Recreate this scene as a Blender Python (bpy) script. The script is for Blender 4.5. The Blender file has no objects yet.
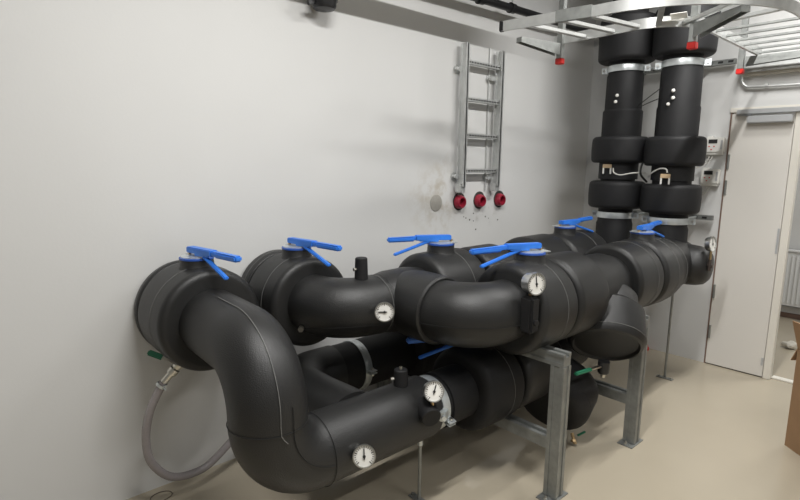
import bpy, bmesh, math, random
from mathutils import Vector, Matrix
random.seed(4)
PI = math.pi
V = Vector
C = bpy.context.scene.collection

# ---------------------------------------------------------------- camera
def make_camera():
    f, pitch, roll, yaw = 531.04, 0.162537, 0.0120246, -0.833173
    d = V((math.sin(yaw)*math.cos(pitch), math.cos(yaw)*math.cos(pitch), -math.sin(pitch)))
    r = V((math.cos(yaw), -math.sin(yaw), 0)); u = r.cross(d)
    r2 = r*math.cos(roll)+u*math.sin(roll); u2 = -r*math.sin(roll)+u*math.cos(roll)
    cd = bpy.data.cameras.new('camera'); cd.sensor_width = 36; cd.lens = f*36/800
    co = bpy.data.objects.new('camera', cd); C.objects.link(co)
    m = Matrix((r2, u2, -d)).transposed().to_4x4(); m.translation = V((2.6068, 0, 1.62))
    co.matrix_world = m
    cd.clip_start = .05
    bpy.context.scene.camera = co
make_camera()
w = bpy.data.worlds.new('world'); bpy.context.scene.world = w; w.use_nodes = True
w.node_tree.nodes['Background'].inputs[0].default_value = (.8, .85, .9, 1)
w.node_tree.nodes['Background'].inputs[1].default_value = 0.3
sc = bpy.context.scene
sc.view_settings.view_transform = 'Standard'; sc.view_settings.look = 'None'
sc.view_settings.gamma = 1; sc.view_settings.use_curve_mapping = False
sc.view_settings.exposure = 0.0
def area(loc, sx, sy, power, col=(1, .99, .968), rot=(0, 0, 0)):
    l = bpy.data.lights.new('lamp_light', 'AREA'); l.shape = 'RECTANGLE'; l.size = sx; l.size_y = sy
    l.energy = power; l.color = col
    o = bpy.data.objects.new('lamp_light', l); C.objects.link(o); o.location = loc; o.rotation_euler = rot
LAMPS = [(1.75, 1.05, 68), (1.75, 3.4, 52), (3.7, -.9, 16), (3.7, 2.2, 30), (3.7, -2.4, 5)]
for x, y, p in LAMPS:
    area((x, y, 3.24), .04, 1.2, p)
area((2.4, 5.9, 2.7), .5, .9, 34)

# ---------------------------------------------------------------- materials
def mat(name, col, rough=.5, metal=0, noise=0, nscale=30, bump=0, bscale=200, spec=.5, trans=0, emit=0, alpha=1, coat=0):
    m = bpy.data.materials.new(name); m.use_nodes = True
    nt = m.node_tree; b = nt.nodes['Principled BSDF']
    b.inputs['Base Color'].default_value = (*col, 1); b.inputs['Roughness'].default_value = rough
    b.inputs['Metallic'].default_value = metal; b.inputs['Specular IOR Level'].default_value = spec
    b.inputs['Transmission Weight'].default_value = trans; b.inputs['Coat Weight'].default_value = coat
    if emit:
        b.inputs['Emission Color'].default_value = (*col, 1); b.inputs['Emission Strength'].default_value = emit
    tc = nt.nodes.new('ShaderNodeTexCoord')
    if noise:
        n = nt.nodes.new('ShaderNodeTexNoise'); n.inputs['Scale'].default_value = nscale; n.inputs['Detail'].default_value = 5
        nt.links.new(tc.outputs['Object'], n.inputs['Vector'])
        mx = nt.nodes.new('ShaderNodeMix'); mx.data_type = 'RGBA'
        mx.inputs[6].default_value = (*[c*(1-noise) for c in col], 1); mx.inputs[7].default_value = (*[min(1, c*(1+noise)) for c in col], 1)
        nt.links.new(n.outputs['Fac'], mx.inputs[0]); nt.links.new(mx.outputs[2], b.inputs['Base Color'])
    if bump:
        n2 = nt.nodes.new('ShaderNodeTexNoise'); n2.inputs['Scale'].default_value = bscale; n2.inputs['Detail'].default_value = 3
        nt.links.new(tc.outputs['Object'], n2.inputs['Vector'])
        bp = nt.nodes.new('ShaderNodeBump'); bp.inputs['Strength'].default_value = bump; bp.inputs['Distance'].default_value = .004
        nt.links.new(n2.outputs['Fac'], bp.inputs['Height']); nt.links.new(bp.outputs[0], b.inputs['Normal'])
    return m
M = dict(
 foam=mat('foam_rubber', (.015, .015, .015), .42, noise=.16, nscale=9, bump=.35, bscale=260, spec=.5),
 foam2=mat('foam_sleeve', (.014, .014, .015), .58, noise=.15, nscale=14, bump=.3, bscale=300, spec=.3),
 seam=mat('glue_seam', (.16, .16, .155), .6, noise=.6, nscale=60),
 dseam=mat('dark_seam', (.008, .008, .008), .8, noise=.3),
 blue=mat('blue_plastic', (.035, .2, .72), .38, noise=.06),
 dblue=mat('blue_ring', (.03, .1, .42), .4, noise=.06),
 steel=mat('stainless', (.62, .62, .6), .28, 1, noise=.12, nscale=40),
 zinc=mat('zinc_plated', (.70, .74, .75), .36, .7, noise=.2, nscale=25),
 galv=mat('galvanised', (.30, .31, .30), .5, .7, noise=.4, nscale=18, bump=.15, bscale=60),
 galv2=mat('galvanised_light', (.60, .61, .60), .4, .6, noise=.18, nscale=22),
 dial=mat('dial_face', (.84, .83, .79), .45, noise=.02),
 ink=mat('ink', (.02, .02, .02), .6, noise=.1),
 blackp=mat('black_plastic', (.012, .012, .013), .35, noise=.1),
 red=mat('red_plastic', (.62, .02, .015), .4, noise=.08),
 dred=mat('crimson_sleeve', (.30, .014, .035), .42, noise=.12, nscale=40),
 hole=mat('hole_dark', (.05, .045, .042), .9, noise=.4),
 patch=mat('mortar', (.36, .345, .31), .9, noise=.15, nscale=50, bump=.5),
 green=mat('green_grip', (.02, .16, .085), .45, noise=.1),
 brass=mat('brass', (.62, .45, .25), .3, 1, noise=.12),
 hose=mat('hose_vinyl', (.30, .275, .28), .22, noise=.12, nscale=80, bump=.3, bscale=500, spec=.6),
 white=mat('white_plastic', (.78, .77, .73), .4, noise=.03),
 door=mat('door_paint', (.74, .715, .67), .42, noise=.02, nscale=3),
 frame=mat('frame_paint', (.78, .75, .68), .42, noise=.02),
 gap=mat('door_seal', (.20, .13, .10), .7, noise=.2),
 silverp=mat('closer_silver', (.52, .53, .54), .4, .3, noise=.05),
 card=mat('cardboard', (.36, .22, .12), .8, noise=.12, nscale=12, bump=.2, bscale=80),
 cable=mat('cable_grey', (.55, .54, .50), .5, noise=.1),
 bcable=mat('cable_black', (.02, .02, .02), .5, noise=.1),
 sensor=mat('sensor_tan', (.55, .40, .24), .5, noise=.1),
 bolt=mat('bolt_nickel', (.7, .68, .62), .3, 1, noise=.1),
 ceil=mat('ceiling_paint', (.40, .40, .39), .9, noise=.03, nscale=2),
 lampw=mat('lamp_diffuser', (1, .97, .92), .5, emit=2.0),
 radi=mat('radiator_enamel', (.75, .76, .76), .4, noise=.02),
 wire=mat('iron_wire', (.10, .08, .07), .5, .6, noise=.2),
 pale=mat('pale_board', (.60, .57, .50), .7, noise=.06, nscale=10),
)
def nodes(m): return m.node_tree.nodes, m.node_tree.links
def wall_material(name, base, dirt_holes=False):
    m = bpy.data.materials.new(name); m.use_nodes = True; N, L = nodes(m); b = N['Principled BSDF']
    b.inputs['Roughness'].default_value = .55; b.inputs['Specular IOR Level'].default_value = .35
    tc = N.new('ShaderNodeTexCoord')
    n = N.new('ShaderNodeTexNoise'); n.inputs['Scale'].default_value = 1.3; n.inputs['Detail'].default_value = 4
    L.new(tc.outputs['Object'], n.inputs['Vector'])
    mx = N.new('ShaderNodeMix'); mx.data_type = 'RGBA'
    mx.inputs[6].default_value = (*[c*.96 for c in base], 1); mx.inputs[7].default_value = (*[c*1.04 for c in base], 1)
    L.new(n.outputs['Fac'], mx.inputs[0]); out = mx.outputs[2]
    if dirt_holes:   # drilling dust and scuffs left round the wall sleeves: a smear with its own ragged shape
        for (cy, cz, ry, rz, lo, amt, col) in ((2.68, 1.38, .30, .30, .50, .5, (.42, .36, .27)), (2.80, 1.40, .20, .42, .56, .5, (.45, .40, .32)), (3.25, 1.24, .40, .14, .62, .6, (.3, .28, .25))):
            mp = N.new('ShaderNodeMapping'); mp.inputs['Location'].default_value = (0, -cy/ry, -cz/rz)
            mp.inputs['Scale'].default_value = (0, 1/ry, 1/rz); L.new(tc.outputs['Object'], mp.inputs['Vector'])
            le = N.new('ShaderNodeVectorMath'); le.operation = 'LENGTH'; L.new(mp.outputs[0], le.inputs[0])
            mr = N.new('ShaderNodeMapRange'); mr.inputs[1].default_value = .25; mr.inputs[2].default_value = 1; mr.inputs[3].default_value = 1; mr.inputs[4].default_value = 0
            L.new(le.outputs['Value'], mr.inputs[0])
            nn = N.new('ShaderNodeTexNoise'); nn.inputs['Scale'].default_value = 9; nn.inputs['Detail'].default_value = 8; nn.inputs['Roughness'].default_value = .65
            L.new(tc.outputs['Object'], nn.inputs['Vector'])
            r2 = N.new('ShaderNodeMapRange'); r2.inputs[1].default_value = lo-.08; r2.inputs[2].default_value = lo+.12; L.new(nn.outputs['Fac'], r2.inputs[0])
            mu = N.new('ShaderNodeMath'); mu.operation = 'MULTIPLY'; L.new(mr.outputs[0], mu.inputs[0]); L.new(r2.outputs[0], mu.inputs[1])
            m2 = N.new('ShaderNodeMath'); m2.operation = 'MULTIPLY'; m2.inputs[1].default_value = amt; L.new(mu.outputs[0], m2.inputs[0])
            x2 = N.new('ShaderNodeMix'); x2.data_type = 'RGBA'; x2.inputs[7].default_value = (*col, 1)
            L.new(m2.outputs[0], x2.inputs[0]); L.new(out, x2.inputs[6]); out = x2.outputs[2]
    L.new(out, b.inputs['Base Color'])
    n3 = N.new('ShaderNodeTexNoise'); n3.inputs['Scale'].default_value = 70; L.new(tc.outputs['Object'], n3.inputs['Vector'])
    bp = N.new('ShaderNodeBump'); bp.inputs['Strength'].default_value = .08; bp.inputs['Distance'].default_value = .003
    L.new(n3.outputs['Fac'], bp.inputs['Height']); L.new(bp.outputs[0], b.inputs['Normal'])
    return m
def floor_material():
    m = bpy.data.materials.new('epoxy_floor'); m.use_nodes = True; N, L = nodes(m); b = N['Principled BSDF']
    tc = N.new('ShaderNodeTexCoord')
    n = N.new('ShaderNodeTexNoise'); n.inputs['Scale'].default_value = 1.6; n.inputs['Detail'].default_value = 6; L.new(tc.outputs['Object'], n.inputs['Vector'])
    mx = N.new('ShaderNodeMix'); mx.data_type = 'RGBA'
    mx.inputs[6].default_value = (.42, .37, .285, 1); mx.inputs[7].default_value = (.485, .43, .335, 1)
    L.new(n.outputs['Fac'], mx.inputs[0])
    L.new(mx.outputs[2], b.inputs['Base Color'])
    # dried puddle marks under the pipes
    n2 = N.new('ShaderNodeTexNoise'); n2.inputs['Scale'].default_value = 3.2; n2.inputs['Detail'].default_value = 7; L.new(tc.outputs['Object'], n2.inputs['Vector'])
    mp = N.new('ShaderNodeMapping'); mp.inputs['Location'].default_value = (-.85/.5, -2.0/.75, 0); mp.inputs['Scale'].default_value = (2, 1/.75, 0); L.new(tc.outputs['Object'], mp.inputs['Vector'])
    le = N.new('ShaderNodeVectorMath'); le.operation = 'LENGTH'; L.new(mp.outputs[0], le.inputs[0])
    a = N.new('ShaderNodeMapRange'); a.inputs[1].default_value = .5; a.inputs[2].default_value = 1.0; a.inputs[3].default_value = 1; a.inputs[4].default_value = 0; L.new(le.outputs['Value'], a.inputs[0])
    c = N.new('ShaderNodeMapRange'); c.inputs[1].default_value = .50; c.inputs[2].default_value = .53; L.new(n2.outputs['Fac'], c.inputs[0])
    mu = N.new('ShaderNodeMath'); mu.operation = 'MULTIPLY'; L.new(a.outputs[0], mu.inputs[0]); L.new(c.outputs[0], mu.inputs[1])
    rr = N.new('ShaderNodeMapRange'); rr.inputs[3].default_value = .2; rr.inputs[4].default_value = .05; L.new(mu.outputs[0], rr.inputs[0])
    L.new(rr.outputs[0], b.inputs['Roughness'])
    b.inputs['Specular IOR Level'].default_value = .5
    n4 = N.new('ShaderNodeTexNoise'); n4.inputs['Scale'].default_value = 5; L.new(tc.outputs['Object'], n4.inputs['Vector'])
    bp = N.new('ShaderNodeBump'); bp.inputs['Strength'].default_value = .12; bp.inputs['Distance'].default_value = .006
    L.new(n4.outputs['Fac'], bp.inputs['Height']); L.new(bp.outputs[0], b.inputs['Normal'])
    return m
M['wall'] = wall_material('wall_paint', (.66, .66, .65), True)
M['wallb'] = wall_material('wall_paint_plain', (.66, .66, .65))
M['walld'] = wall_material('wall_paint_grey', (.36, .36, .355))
M['floor'] = floor_material()

# ---------------------------------------------------------------- mesh helpers
def BM(): return bmesh.new()
def obj(name, bm, m, parent=None, sharp=35, kind=None, label=None):
    if parent is not None: bmesh.ops.translate(bm, verts=bm.verts, vec=-parent.location)
    bmesh.ops.recalc_face_normals(bm, faces=bm.faces)
    me = bpy.data.meshes.new(name); bm.to_mesh(me); bm.free()
    for p in me.polygons: p.use_smooth = True
    me.set_sharp_from_angle(angle=math.radians(sharp))
    me.materials.append(M[m] if isinstance(m, str) else m)
    o = bpy.data.objects.new(name, me); C.objects.link(o)
    if parent is not None: o.parent = parent
    if kind: o['kind'] = kind
    if label: o['label'] = label
    return o
def sub(name, bm, m, part, thing_, **k):     # sub-part: mesh stays relative to the thing, parent is the part
    o = obj(name, bm, m, thing_, **k); o.parent = part; return o
def thing(name, label, cat, loc=(0, 0, 0), group=None):
    o = bpy.data.objects.new(name, None); C.objects.link(o); o.location = loc; o.empty_display_size = .1
    return tag(o, label, cat, group)
def tag(o, label, cat, group=None):
    o['label'] = label; o['category'] = cat
    if group: o['group'] = group
    return o
def struct(name, bm, m):
    o = obj(name, bm, m); o['kind'] = 'structure'; return o
def basis(d):
    d = V(d).normalized(); a = V((0, 0, 1)) if abs(d.z) < .9 else V((0, 1, 0))
    n = a.cross(d).normalized(); return n, d.cross(n), d
def lathe(bm, P, D, prof, n=48, caps=True):
    P = V(P); a, b, d = basis(D); rings = []
    for t, r in prof:
        rings.append([bm.verts.new(P+d*t+(a*math.cos(2*PI*i/n)+b*math.sin(2*PI*i/n))*max(r, 1e-5)) for i in range(n)])
    for k in range(len(rings)-1):
        for i in range(n):
            j = (i+1) % n; bm.faces.new((rings[k][i], rings[k][j], rings[k+1][j], rings[k+1][i]))
    if caps:
        bm.faces.new(rings[0]); bm.faces.new(rings[-1])
    return bm
def rbar(t0, t1, R, e=.03, k=6, crown=0):    # rounded-edge drum profile
    p = [(t0, .01)]
    for i in range(k+1):
        a = PI/2*i/k; p.append((t0+e-e*math.cos(a), R-e+e*math.sin(a)))
    for i in range(1, 4): p.append((t0+e+(t1-t0-2*e)*i/4, R+crown*math.sin(PI*i/4)))
    for i in range(k+1):
        a = PI/2*(1-i/k); p.append((t1-e+e*math.cos(a), R-e+e*math.sin(a)))
    p.append((t1, .01)); return p
def rounded(pts, R, seg=14):
    pts = [V(p) for p in pts]; out = [pts[0]]
    Rs = R if isinstance(R, (list, tuple)) else [R]*(len(pts)-2)
    for i in range(1, len(pts)-1):
        p = pts[i]; u = (pts[i-1]-p).normalized(); v = (pts[i+1]-p).normalized()
        ang = u.angle(v); r = Rs[i-1]; t = r/math.tan(ang/2)
        a = p+u*t; c = p+(u+v).normalized()*(r/math.sin(ang/2)); e = p+v*t
        va = a-c; ve = e-c; tot = va.angle(ve); ax = va.cross(ve).normalized()
        for k in range(seg+1):
            out.append(c+Matrix.Rotation(tot*k/seg, 3, ax) @ va)
    out.append(pts[-1]); return out
def smooth_path(pts, sub_=8):
    pts = [V(p) for p in pts]; q = [pts[0]*2-pts[1]]+pts+[pts[-1]*2-pts[-2]]; out = []
    for i in range(1, len(q)-2):
        for k in range(sub_):
            t = k/sub_; a, b, c, d = q[i-1], q[i], q[i+1], q[i+2]
            out.append(.5*((2*b)+(c-a)*t+(2*a-5*b+4*c-d)*t*t+(-a+3*b-3*c+d)*t**3))
    out.append(pts[-1]); return out
def frames(pts):
    n = len(pts); T = []
    for i in range(n):
        t = (pts[min(i+1, n-1)]-pts[max(i-1, 0)]); T.append(t.normalized())
    a, b, _ = basis(T[0]); fr = []
    for i in range(n):
        if i:
            q = T[i-1].rotation_difference(T[i]); a = q @ a; b = q @ b
        fr.append((pts[i], a.copy(), b.copy(), T[i]))
    return fr
def dens(pts, step):
    out = [pts[0]]
    for a, b in zip(pts, pts[1:]):
        k = max(1, int((b-a).length/step))
        for i in range(1, k+1): out.append(a.lerp(b, i/k))
    return out
def sweep(bm, pts, r, n=24, caps=True):
    fr = frames(pts); rings = []
    for i, (p, a, b, t) in enumerate(fr):
        rr = r(i/(len(fr)-1)) if callable(r) else r
        rings.append([bm.verts.new(p+(a*math.cos(2*PI*k/n)+b*math.sin(2*PI*k/n))*rr) for k in range(n)])
    for k in range(len(rings)-1):
        for i in range(n):
            j = (i+1) % n; bm.faces.new((rings[k][i], rings[k][j], rings[k+1][j], rings[k+1][i]))
    if caps: bm.faces.new(rings[0]); bm.faces.new(rings[-1])
    return bm
def seamline(bm, pts, R, toward, r=.0016, i0=0, i1=None):   # a glued seam running along a pipe on the side facing `toward`
    fr = frames(pts)[i0:i1]; out = []
    tw = V(toward)
    for (p, a, b, t) in fr:
        d = (tw-t*tw.dot(t)).normalized(); out.append(p+d*R)
    return sweep(bm, out, r, 5)
def ring(bm, P, D, R, r=.0015, n=64):
    P = V(P); a, b, d = basis(D); m = 6; rs = []
    for i in range(n):
        c = a*math.cos(2*PI*i/n)+b*math.sin(2*PI*i/n)
        rs.append([bm.verts.new(P+c*(R+r*math.cos(2*PI*k/m))+d*r*math.sin(2*PI*k/m)) for k in range(m)])
    for i in range(n):
        for k in range(m):
            bm.faces.new((rs[i][k], rs[(i+1) % n][k], rs[(i+1) % n][(k+1) % m], rs[i][(k+1) % m]))
    return bm
def box(bm, c, s, rot=None, bev=0):
    g = bmesh.ops.create_cube(bm, size=1); vs = g['verts']
    bmesh.ops.scale(bm, verts=vs, vec=V(s))
    if bev:
        es = list({e for v in vs for e in v.link_edges})
        r = bmesh.ops.bevel(bm, geom=es, offset=bev, segments=2, affect='EDGES'); vs = list({v for f in r['faces'] for v in f.verts} | {v for v in vs if v.is_valid})
    if rot is not None: bmesh.ops.rotate(bm, verts=vs, cent=(0, 0, 0), matrix=rot)
    bmesh.ops.translate(bm, verts=vs, vec=V(c)); return bm
def bb(bm, x0, x1, y0, y1, z0, z1, bev=0): return box(bm, ((x0+x1)/2, (y0+y1)/2, (z0+z1)/2), (x1-x0, y1-y0, z1-z0), None, bev)
def cyl(bm, a, b, r, n=20):
    a = V(a); b = V(b); return lathe(bm, a, b-a, [(0, r), ((b-a).length, r)], n)
def beam(bm, a, b, wdt, hgt, up=(0, 0, 1), bev=.002):
    a = V(a); b = V(b); d = (b-a); L = d.length; d.normalize(); s = d.cross(V(up)).normalized(); u = s.cross(d)
    return box(bm, (a+b)/2, (L, wdt, hgt), Matrix((d, s, u)).transposed(), bev)
def hexn(bm, P, D, r, h): return lathe(bm, P, D, [(0, r), (h, r)], 6)

# ---------------------------------------------------------------- setting
H = 3.4; YB = 4.75; XR = 5.2; YF = -3.2
bm = BM(); bb(bm, -.02, XR, YF, 7.2, -.1, 0); struct('floor', bm, 'floor')
bm = BM(); bb(bm, -.15, XR, YF, 7.2, H, H+.1); struct('ceiling', bm, 'ceil')
bm = BM(); bb(bm, -.15, 0, YF, 7.2, 0, H); struct('wall_left', bm, 'wall')
DX0, DX1, DZ = 1.185, 2.50, 2.068
bm = BM(); bb(bm, 0, DX0, YB, YB+.16, 0, H); bb(bm, DX0, DX1, YB, YB+.16, DZ, H); bb(bm, DX1, XR, YB, YB+.16, 0, H); struct('wall_back', bm, 'wallb')
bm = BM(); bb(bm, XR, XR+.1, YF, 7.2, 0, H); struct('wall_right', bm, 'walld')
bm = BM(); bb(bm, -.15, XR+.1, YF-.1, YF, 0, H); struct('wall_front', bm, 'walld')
bm = BM(); bb(bm, -.15, XR+.1, 6.95, 7.05, 0, H); struct('wall_corridor', bm, 'wallb')
# door set: narrow closed leaf, seal line, frame head, post
d = thing('door_1', 'x', 'x', (DX0, YB, 0)); del d['label']; del d['category']; d['kind'] = 'structure'
bm = BM(); bb(bm, DX0+.012, 1.602, YB-.012, YB+.035, .008, DZ-.045, .003); leaf = obj('door_leaf', bm, 'door', d)
bm = BM(); bb(bm, DX0, DX0+.011, YB-.006, YB+.03, 0, DZ-.03); obj('door_seal', bm, 'gap', d)
bm = BM(); bb(bm, DX0+.012, 1.61, YB-.004, YB+.03, 0, .008); obj('door_bottom_gap', bm, 'blackp', d)
bm = BM(); bb(bm, DX0-.004, DX1, YB-.014, YB+.10, DZ-.035, DZ, .003); obj('door_frame', bm, 'frame', d)
bm = BM(); bb(bm, 1.606, 1.655, YB-.016, YB+.05, .0, DZ-.045, .004); obj('leaf_rebate', bm, 'frame', d)
for z in (1.66, 1.22, .28, .62):
    if z == 1.22: z = 1.46
    bm = BM(); cyl(bm, (DX0+.022, YB-.018, z-.055), (DX0+.022, YB-.018, z+.055), .009, 12); obj('hinge', bm, 'galv', d)
bm = BM(); bb(bm, 1.585, 1.60, YB-.016, YB-.011, .98, 1.17); obj('edge_bolt', bm, 'silverp', d)
bm = BM(); bb(bm, 1.585, 1.60, YB-.016, YB-.011, .10, .16); obj('edge_bolt', bm, 'silverp', d)
bm = BM(); bb(bm, 1.315, 1.60, YB-.075, YB-.013, 1.945, 1.998, .006)
cl = obj('door_closer', bm, 'silverp'); tag(cl, 'silver door closer box mounted near the top of the narrow door leaf', 'door closer')
bm = BM(); bb(bm, 1.235, 2.35, YB-.045, YB-.014, 2.015, 2.050, .004); bb(bm, 1.24, 1.33, YB-.03, YB-.015, 2.005, 2.015)
cl = obj('closer_rail', bm, 'silverp'); tag(cl, 'long silver slide rail across the door frame head above the closer', 'door closer rail')
bm = BM(); bb(bm, 1.655, DX1, YB+.03, YB+.09, 0, .012, .003); struct('trim_1', bm, 'frame')
# ceiling lamps
for i, (x, y, p) in enumerate(LAMPS):
    t = thing('ceiling_light', 'white batten lamp on the ceiling, %s' % ['over the pipes near the camera', 'over the pipes near the back wall', 'on the right beside the camera', 'on the right by the doorway', 'furthest behind the camera'][i], 'ceiling lamp', (x, y, H), 'ceiling batten lamps')
    bm = BM(); bb(bm, x-.07, x+.07, y-.62, y+.62, 3.30, 3.4, .01); obj('lamp_housing', bm, 'white', t)
    bm = BM(); bb(bm, x-.055, x+.055, y-.60, y+.60, 3.27, 3.30, .01); obj('lamp_diffuser', bm, 'lampw', t)

# corridor beyond the door
t = thing('radiator', 'white panel radiator on the corridor wall seen through the doorway', 'radiator', (1.6, 6.9, .12))
RY = 6.86
bm = BM(); bb(bm, .9, 2.2, RY-.02, RY, .14, .74, .01); obj('radiator_panel', bm, 'radi', t)
bm = BM()
for i in range(32): bb(bm, .93+i*.04, .945+i*.04, RY-.032, RY-.02, .18, .70, .003)
obj('radiator_rib', bm, 'radi', t)
bm = BM(); bb(bm, .9, 2.2, RY-.035, RY+.05, .735, .755, .004); obj('radiator_top_grille', bm, 'radi', t)
bm = BM()
for x in (1.55,): bb(bm, x-.02, x+.02, RY, 6.93, .2, .6)
obj('wall_bracket', bm, 'radi', t)
bm = BM(); bb(bm, 0, XR, 6.93, 6.95, 0, .05); struct('baseboard_corridor', bm, 'gap')
bm = BM(); g = bmesh.ops.create_icosphere(bm, subdivisions=3, radius=.06)
for v in bm.verts:
    v.co *= 1+.35*math.sin(v.co.x*90)*math.cos(v.co.y*70+1); v.co.x *= 1.3; v.co.z *= .5; v.co += V((1.60, 5.75, .03))
tag(obj('crumpled_rag', bm, 'pale'), 'small crumpled beige rag lying on the corridor floor past the doorway', 'rag')

# ---------------------------------------------------------------- insulated pipework
ZT = .915; ZL = .465
RM = .225; RP = .147
FX = 1.09; BX = .60; LX = .90; KX = .25
def insulated_pipe(label, group=None, loc=(0, 0, 0), name='insulated_pipe'):
    return thing(name, label, 'insulated pipe', loc, group)

# S-shaped pipe from the wall valve down to the lower front line
SY = .893
sp = insulated_pipe('thick black S-bend pipe dropping from the leftmost valve to the lower front line', loc=(LX, SY, ZL))
path = dens(rounded([(.36, .915, ZT), (LX, SY, ZT), (LX, SY, ZL), (LX, 1.70, ZL)], [.22, .20], 18), .04)
bm = BM(); sweep(bm, path, RP, 56); pp = obj('pipe_sleeve', bm, 'foam', sp)
bm = BM(); seamline(bm, path, RP+.003, (.75, -.15, .65), .0018, 4, 30); sub('glue_seam', bm, 'seam', pp, sp)
bm = BM(); seamline(bm, path, RP+.003, (1, .15, 0), .0016, 24, 46)
ring(bm, (LX, SY, .665), (0, 0, 1), RP+.002, .0014)
sub('joint_line', bm, 'dseam', pp, sp)
bm = BM(); ring(bm, (LX, 1.10, ZL), (0, 1, 0), RP+.003, .0014); sub('joint_line', bm, 'dseam', pp, sp)
bm = BM(); lathe(bm, (LX, 1.70, ZL), (0, 1, 0), [(0, .128), (.09, .128), (.091, .138), (.27, .138)], 48); obj('end_sleeve', bm, 'foam2', sp)
# side branch of the S pipe running back to the wall line
br = insulated_pipe('short black branch pipe low behind the S-bend, curving toward the banded pipe', loc=(.5, 1.34, ZL))
bp = dens(rounded([(LX-.07, 1.34, ZL-.01), (KX, 1.34, ZL-.01), (KX, 1.64, ZL-.01)], .19, 14), .04)
bm = BM(); sweep(bm, bp, lambda s: RP+.012*(1-min(1, s*4)), 48); pb = obj('pipe_sleeve', bm, 'foam', br)

# lower back line
lb = insulated_pipe('black pipe low along the left wall carrying a zinc clamp band, under the upper lines', loc=(KX, 2.2, ZL))
bm = BM(); lathe(bm, (KX, 1.641, ZL-.01), (0, 1, 0), [(0, RP-.006), (2.3, RP-.006)], 48); obj('pipe_sleeve', bm, 'foam2', lb)
bm = BM(); lathe(bm, (KX, 2.16, ZL-.01), (0, 1, 0), rbar(0, .42, RM, .03)); obj('muff', bm, 'foam2', lb)
# lower front line
lf = insulated_pipe('black muffed pipe of the lower front line passing behind the near steel leg', loc=(LX, 2.5, ZL))
bm = BM(); lathe(bm, (LX, 2.27, ZL), (0, 1, 0), [(0, .138), (.8, .138)], 48); obj('pipe_sleeve', bm, 'foam2', lf)
bm = BM(); lathe(bm, (LX, 2.30, ZL), (0, 1, 0), rbar(0, .38, RM-.014, .035)); obj('muff', bm, 'foam', lf)
# low dirt pocket
DD = V((0, -.62, -.70)).normalized()
lp = insulated_pipe('low round black capped end near the floor between the two steel frames', loc=(1.07, 2.72, .24), name='insulated_end_cap')
P0 = V((1.04, 2.60, .225)); D2 = V((.12, -.85, -.42)).normalized()
bm = BM(); lathe(bm, P0-D2*.27, D2, rbar(0, .27, .222, .075), 64); e = obj('end_cap', bm, 'foam2', lp)
bm = BM(); ring(bm, P0-D2*.09, D2, .2215, .0014); sub('joint_line', bm, 'dseam', e, lp)

# upper back line: elbow of second wall valve, tee, line on to the left riser
b1 = insulated_pipe('black elbow pipe from the second wall valve bending right, with a dial on its side', loc=(BX, 1.6, ZT))
path = dens(rounded([(.33, 1.43, ZT), (BX, 1.43, ZT), (BX, 1.70, ZT)], .19, 16), .04)
bm = BM(); sweep(bm, path, RP, 56); pp = obj('pipe_sleeve', bm, 'foam', b1)
bm = BM(); seamline(bm, path, RP+.001, (.8, -.3, -.35), .0012, 4, 24); sub('joint_line', bm, 'dseam', pp, b1)
bm = BM(); ring(bm, (BX, 1.655, ZT), (0, 1, 0), RP+.002, .0016); sub('glue_seam', bm, 'seam', pp, b1)
tee = insulated_pipe('thick black tee between the dial elbow and the front valve, with a pale glued rim', loc=(.75, 1.81, ZT), name='insulated_tee')
BY = 1.83
bm = BM(); lathe(bm, (BX, 1.68, ZT), (0, 1, 0), [(0, RP+.001), (.06, .160), (.20, .163), (.30, RP+.003)], 56); obj('tee_run', bm, 'foam', tee)
bm = BM(); lathe(bm, (BX+.02, BY, ZT), (1, 0, 0), [(0, .150), (.06, .166), (.12, .172), (.275, .170), (.283, .160), (.285, .02)], 56); q = obj('tee_branch', bm, 'foam', tee)
bm = BM(); ring(bm, (BX+.287, BY, ZT), (1, 0, 0), .166, .0014); sub('glue_seam', bm, 'seam', q, tee)
el = insulated_pipe('smooth black elbow bulging toward the viewer in front of the front valve', loc=(FX, 1.9, ZT), name='insulated_elbow')
path = dens(rounded([(BX+.28, BY, ZT), (FX, BY, ZT), (FX, 2.12, ZT)], .18, 18), .04)
bm = BM(); sweep(bm, path, lambda s: .150+.004*math.sin(PI*s), 56); q = obj('pipe_sleeve', bm, 'foam', el)
bm = BM(); seamline(bm, path, .1555, (.8, -.6, -.12), .0014); sub('joint_line', bm, 'dseam', q, el)
b2 = insulated_pipe('black upper back pipe linking the wall-side valves to the left riser', loc=(BX, 3, ZT))
bm = BM(); lathe(bm, (BX, 2.33, ZT), (0, 1, 0), [(0, RP), (.92, RP)], 48); q = obj('pipe_sleeve', bm, 'foam', b2)
bm = BM(); lathe(bm, (BX, 2.36, ZT), (0, 1, 0), rbar(0, .26, RM-.005, .03)); obj('muff', bm, 'foam', b2)
bm = BM(); lathe(bm, (BX, 2.90, ZT), (0, 1, 0), rbar(0, .32, RM+.01, .035)); obj('muff', bm, 'foam', b2)
# upper front line
f1 = insulated_pipe('large black upper front pipe between the front valve and the far valve', loc=(FX, 2.9, ZT))
bm = BM(); lathe(bm, (FX, 2.36, ZT), (0, 1, 0), [(0, .15), (.34, .15), (.36, .185), (.42, .188), (.66, .180), (.72, .165), (1.08, .15)], 56); obj('pipe_sleeve', bm, 'foam', f1)
bm = BM(); lathe(bm, (FX, 2.41, ZT), (0, 1, 0), rbar(0, .30, RM+.005, .035)); q = obj('muff', bm, 'foam', f1)
bm = BM(); lathe(bm, (FX, 3.10, ZT), (0, 1, 0), rbar(0, .33, RM, .03)); q = obj('muff', bm, 'foam', f1)
bm = BM(); ring(bm, (FX, 3.33, ZT), (0, 1, 0), RM+.001, .0012); sub('glue_seam', bm, 'seam', q, f1)
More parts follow.
